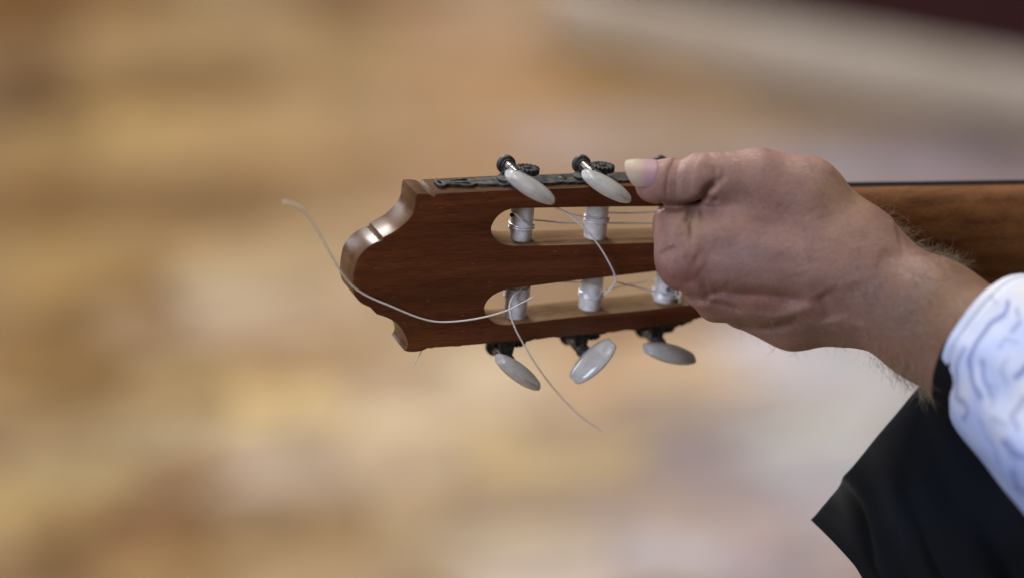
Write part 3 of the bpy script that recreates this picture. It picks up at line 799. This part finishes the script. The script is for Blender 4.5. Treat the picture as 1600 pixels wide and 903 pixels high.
# skin tone: blotches, with wrist light and forearm and underside shade painted in
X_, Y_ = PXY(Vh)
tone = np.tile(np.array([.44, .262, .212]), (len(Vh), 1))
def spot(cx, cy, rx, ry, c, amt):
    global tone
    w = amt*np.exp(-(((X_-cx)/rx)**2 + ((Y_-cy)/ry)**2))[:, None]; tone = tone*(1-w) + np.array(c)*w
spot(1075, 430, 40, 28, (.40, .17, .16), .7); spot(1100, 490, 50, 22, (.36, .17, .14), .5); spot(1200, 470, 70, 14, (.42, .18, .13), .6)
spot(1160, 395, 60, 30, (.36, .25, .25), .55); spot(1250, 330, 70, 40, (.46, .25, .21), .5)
spot(1315, 310, 50, 60, (.54, .36, .23), .7); spot(1080, 345, 22, 30, (.47, .31, .19), .6); spot(1020, 300, 25, 20, (.50, .27, .24), .6)  # first spot also brightens the wrist where the light strikes it
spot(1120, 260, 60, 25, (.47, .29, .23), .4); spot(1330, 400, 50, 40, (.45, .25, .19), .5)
spot(1480, 490, 135, 115, (.255, .138, .068), .95); spot(1400, 470, 60, 50, (.225, .14, .105), .85); spot(1270, 515, 120, 22, (.26, .15, .11), .7); spot(1340, 470, 60, 70, (.30, .18, .14), .5)  # shade of the forearm and the hand's underside put into the tone
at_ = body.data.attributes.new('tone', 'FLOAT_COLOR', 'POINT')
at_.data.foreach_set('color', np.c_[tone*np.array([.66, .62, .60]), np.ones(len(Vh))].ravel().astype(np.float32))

# thumbnail: a long curved plate
na = P(975, 279, 19); nb_ = P(1034, 281, 19.5); axd = nb_-na; Ln = np.linalg.norm(axd); axd /= Ln
yy = np.array([0, 1.0, 0]); yy -= axd*(yy @ axd); yy /= np.linalg.norm(yy); zz = np.cross(axd, yy)
nv_ = []; nf_ = []; nt_ = []; A_, B_ = 24, 30
for layer, rad in ((0, 9.55), (1, 8.95)):
    for i in range(A_+1):
        t = i/A_
        for j in range(B_+1):
            u = j/B_; an = R(-26 + 138*u); side = abs(2*u-1)
            tip = 4.6*side**2.0 if t < .5 else 0
            x = t*Ln + tip*(1-2*t if t < .5 else 0) - (3.2*side**2*(2*t-1) if t > .5 else 0)
            r_ = rad - 1.0*max(0, .25-t)*2 - .35*side**4 - 1.3*max(0, t-.86)/.14
            nv_.append(na + axd*x + r_*(math.sin(an)*yy*.97 + math.cos(an)*zz))
            wbed = 1/(1+math.exp(-(t-.46-.10*side**2)/.06))
            luna = math.exp(-((t-.95)/.12)**2)
            cc = np.array([.40, .315, .225])*(1-wbed) + np.array([.36, .20, .22])*wbed
            cc = cc*(1-.4*luna) + np.array([.34, .22, .21])*.4*luna
            nt_.append(cc)
off = (A_+1)*(B_+1)
for i in range(A_):
    for j in range(B_):
        q = (i*(B_+1)+j, i*(B_+1)+j+1, (i+1)*(B_+1)+j+1, (i+1)*(B_+1)+j); nf_.append(q); nf_.append(tuple(x+off for x in q[::-1]))
per = [j for j in range(B_+1)] + [(i)*(B_+1)+B_ for i in range(1, A_+1)] + [A_*(B_+1)+j for j in range(B_-1, -1, -1)] + [i*(B_+1) for i in range(A_-1, 0, -1)]
for k in range(len(per)):
    a, b_ = per[k], per[(k+1) % len(per)]; nf_.append((a, b_, b_+off, a+off))
nail = obj('thumbnail', W(np.array(nv_)), nf_, M_nail, person, sharp=50)
a = nail.data.attributes.new('tone', 'FLOAT_COLOR', 'POINT'); a.data.foreach_set('color', np.c_[np.array(nt_), np.ones(len(nt_))].ravel().astype(np.float32))

# arm hair
fn = np.cross(Vh[Qh[:, 2]]-Vh[Qh[:, 0]], Vh[Qh[:, 3]]-Vh[Qh[:, 1]]); vn = np.zeros_like(Vh)
for k in range(4): np.add.at(vn, Qh[:, k], fn)
vn /= np.linalg.norm(vn, axis=1)[:, None] + 1e-9
if (vn[:, 2]*(Vh[:, 2] > 20)).sum() < 0: vn = -vn
dens = np.clip((X_-1350)/90, 0, 1) + .12*((X_ > 1150) & (Y_ > 480))
cand = np.where((rng.random(len(Vh)) < .10*dens*np.where(vn[:, 2] > .55, .22, 1)) & (X_ < 1455 + np.clip((500-Y_)*.6, 0, 80)))[0]
hb_ = MB(); armdir = (P(1455, 500, 30)-P(1345, 432, 8)); armdir /= np.linalg.norm(armdir)
hv = []; hf = []
for i in cand:
    p = Vh[i]; n_ = vn[i]; Lh = rng.uniform(4, 12)*(1.0 if X_[i] > 1330 else .6)*(1.25 if n_[1] < -.5 else 1)
    g_ = armdir*rng.normal(.35, .35) + np.array([rng.normal(0, .3), rng.normal(-.25, .3), rng.normal(0, .3)])
    g_ -= n_*(g_ @ n_); d = n_*rng.uniform(.35, .8) + g_
    d /= np.linalg.norm(d); cv = np.cross(d, rng.normal(0, 1, 3))*rng.uniform(.1, .4)
    pts = [p + d*Lh*t + cv*Lh*t*t - n_*Lh*.25*t*t for t in (0, .35, .7, 1)]
    v, f = tube(pts, [.052, .048, .04, .018], 3, False); b0 = len(hv); hv += v; hf += [tuple(x+b0 for x in q) for q in f]
hair = obj('arm_hair', W(np.array(hv)), hf, M_hair, person); tag(hair, kind='stuff')

# ---- sleeve: loose printed cotton, cuff open towards the wrist
path = [np.array(q, float) for q in (P(1547, 537, 44), P(1583, 561, 53), P(1632, 612, 68), P(1722, 690, 92), P(1835, 765, 125), P(1960, 840, 160))]
rad = [35, 38, 42, 47.5, 54, 60]
pp = catmull(path, 40); rp = catmull([[r_] for r_ in rad], 40)[:, 0]
tg = np.gradient(pp, axis=0); tg /= np.linalg.norm(tg, axis=1)[:, None]
NS = 360; sv = []; suv = []
e1 = np.array([-.6, -.8, 0]); 
for i in range(len(pp)):
    t = tg[i]; e1 = np.array([-.62, -.6, .1]); e1 -= t*(e1 @ t); e1 /= np.linalg.norm(e1); e2 = np.cross(t, e1)
    s = i/(len(pp)-1)
    for k in range(NS):
        a = 2*math.pi*k/NS; ca, sa = math.cos(a), math.sin(a)
        q = Vector((ca*1.6, sa*1.6, s*2.6))
        fold = mnoise.noise(q)*3.0*min(1, .35+2.5*s) + mnoise.noise(q*2.3)*1.4*min(1, .3+2*s)
        fold += 1.1*math.sin(a*5+s*9)*s*1.5
        hem = -.9*math.exp(-((i-21)/2.6)**2)
        roll = -2.6*max(0, 1-i/5.0)**2
        r_ = rp[i] + fold + hem + roll
        sv.append(pp[i] + r_*(ca*e1 + sa*e2)); suv.append((k/NS, s))
sfc = [(i*NS+k, i*NS+(k+1) % NS, (i+1)*NS+(k+1) % NS, (i+1)*NS+k) for i in range(len(pp)-1) for k in range(NS)]
sleeve = obj('shirt_sleeve', W(np.array(sv)), sfc, M_shirt, person)
# the print: brushed indigo strokes over cloudy pale blue, laid on the cloth
SVP = np.array(sv); sx, sy = PXY(SVP)
sx = sx + np.array([mnoise.noise(Vector(p)*.11) for p in SVP])*5; sy = sy + np.array([mnoise.noise(Vector(p)*.11 + Vector((9, 2, 4))) for p in SVP])*5
strokes = [([(1574, 469), (1571, 490), (1551, 505), (1529, 527), (1519, 556), (1517, 585), (1522, 605), (1531, 622)], 3.6, .75),
 ([(1505, 542), (1494, 571), (1494, 595), (1498, 615)], 3.4, .6), ([(1533, 566), (1539, 590), (1549, 620)], 3.6, .7), ([(1593, 500), (1581, 517)], 4, .55),
 ([(1606, 570), (1588, 588)], 6, .9), ([(1592, 481), (1594, 491)], 3.5, .5), ([(1496, 618), (1512, 640), (1506, 652)], 4, .6), ([(1570, 690), (1590, 712), (1604, 716)], 5, .7),
 ([(1540, 600), (1556, 606), (1552, 632)], 3, .4), ([(1583, 735), (1592, 762), (1610, 770)], 4.5, .65), ([(1600, 620), (1580, 650), (1592, 668)], 4, .6), ([(1555, 655), (1570, 668)], 4, .45), ([(1528, 655), (1548, 690), (1560, 722)], 3, .4),
 ([(1560, 540), (1572, 528), (1590, 534)], 3, .35), ([(1548, 462), (1556, 472)], 3, .3), ([(1575, 560), (1566, 580), (1574, 600)], 3, .35)]
for q in range(70):                # the same brushwork round the rest of the sleeve, out of view
    x_, y_ = 1610 + rng.random()*420, 430 + rng.random()*620; a_ = rng.uniform(0, 6.3)
    strokes.append(([(x_, y_), (x_+14*math.cos(a_), y_+14*math.sin(a_)), (x_+26*math.cos(a_+.5), y_+26*math.sin(a_+.5))], rng.uniform(3, 5), rng.uniform(.4, .8)))
ink = np.zeros(len(SVP))
for pts, wd_, am in strokes:
    q = catmull(pts, 5)
    for a, b_ in zip(q[:-1], q[1:]):
        ab = b_-a; l2 = ab @ ab + 1e-9; t = np.clip(((sx-a[0])*ab[0] + (sy-a[1])*ab[1])/l2, 0, 1)
        d = np.hypot(sx-a[0]-t*ab[0], sy-a[1]-t*ab[1]); ink = np.maximum(ink, am*np.exp(-(d/wd_)**2))
cl_ = np.array([mnoise.noise(Vector(p)*.028 + Vector((3, 7, 1))) + .5*mnoise.noise(Vector(p)*.08) for p in SVP])
wash = np.clip(.45 + .6*cl_ + (sy-540)/420, 0, 1)[:, None]
prn = np.array([.66, .655, .66])*(1-wash) + np.array([.34, .42, .70])*wash
prn = prn*(1-ink[:, None]) + np.array([.075, .105, .31])*ink[:, None]
ap = sleeve.data.attributes.new('print', 'FLOAT_COLOR', 'POINT'); ap.data.foreach_set('color', np.c_[prn, np.ones(len(prn))].ravel().astype(np.float32))
md = sleeve.modifiers.new('thickness', 'SOLIDIFY'); md.thickness = .0011; md.offset = -1

# ---- black inner cuff showing under the sleeve's lower edge
t0 = (path[1]-path[0])/np.linalg.norm(path[1]-path[0]); c0 = P(1547, 551, 44)
v, f = lathe(c0, t0, [(-2, 34.0), (-2.4, 34.4), (-2, 34.8), (14, 35.4), (14.4, 35), (14, 34.4)], 72)
f = f[:-2] + [(5*72+k, 5*72+(k+1) % 72, (k+1) % 72, k) for k in range(72)]
obj('inner_cuff', W(np.array(v)), f, M_strap, person, sharp=50)

# ---- black garment hanging below the arm
corner = P(1277, 815, -30); eU = P(1492, 560, -40)-corner; eL = P(1470, 1075, 40)-corner
Na, Nb = 70, 130; gv_ = []
for i in range(Na+1):
    a = -0.0 + 1.25*i/Na
    for j in range(Nb+1):
        b_ = 2.0*j/Nb  # unseen lower length, extended to block light bounced up from the floor
        p = corner + eU*a + eL*b_
        z = 26*(1-math.exp(-b_*3.0)) + 7*math.sin(math.pi*min(1, a*1.2))
        hem = 1.6/(1+math.exp((a-.085)/.004)) - 1.2*math.exp(-((a-.07)/.006)**2)
        fo = 9.0*mnoise.noise(Vector((a*4.2+b_*1.5, b_*1.8-a*.8, 3))) + 4.5*math.sin(a*21+b_*6+1.5*mnoise.noise(Vector((a*3, b_*3, 8))))*math.exp(-((a-.22)/.2)**2)
        p = p + np.array([0, 0, z + hem + fo]) + (eL/np.linalg.norm(eL))*(-3.0*math.sin(a*3.1))*(1-b_)
        p = p + eU/np.linalg.norm(eU)*1.6*math.sin(b_*9)*(1-a)
        gv_.append(p)
gf = [(i*(Nb+1)+j, i*(Nb+1)+j+1, (i+1)*(Nb+1)+j+1, (i+1)*(Nb+1)+j) for i in range(Na) for j in range(Nb)]
vest = obj('black_waistcoat', W(np.array(gv_)), gf, M_black, person)
md = vest.modifiers.new('thickness', 'SOLIDIFY'); md.thickness = .004; md.offset = -1
md = vest.modifiers.new('round', 'BEVEL'); md.width = .0012; md.segments = 2; md.limit_method = 'ANGLE'; md.angle_limit = R(50)
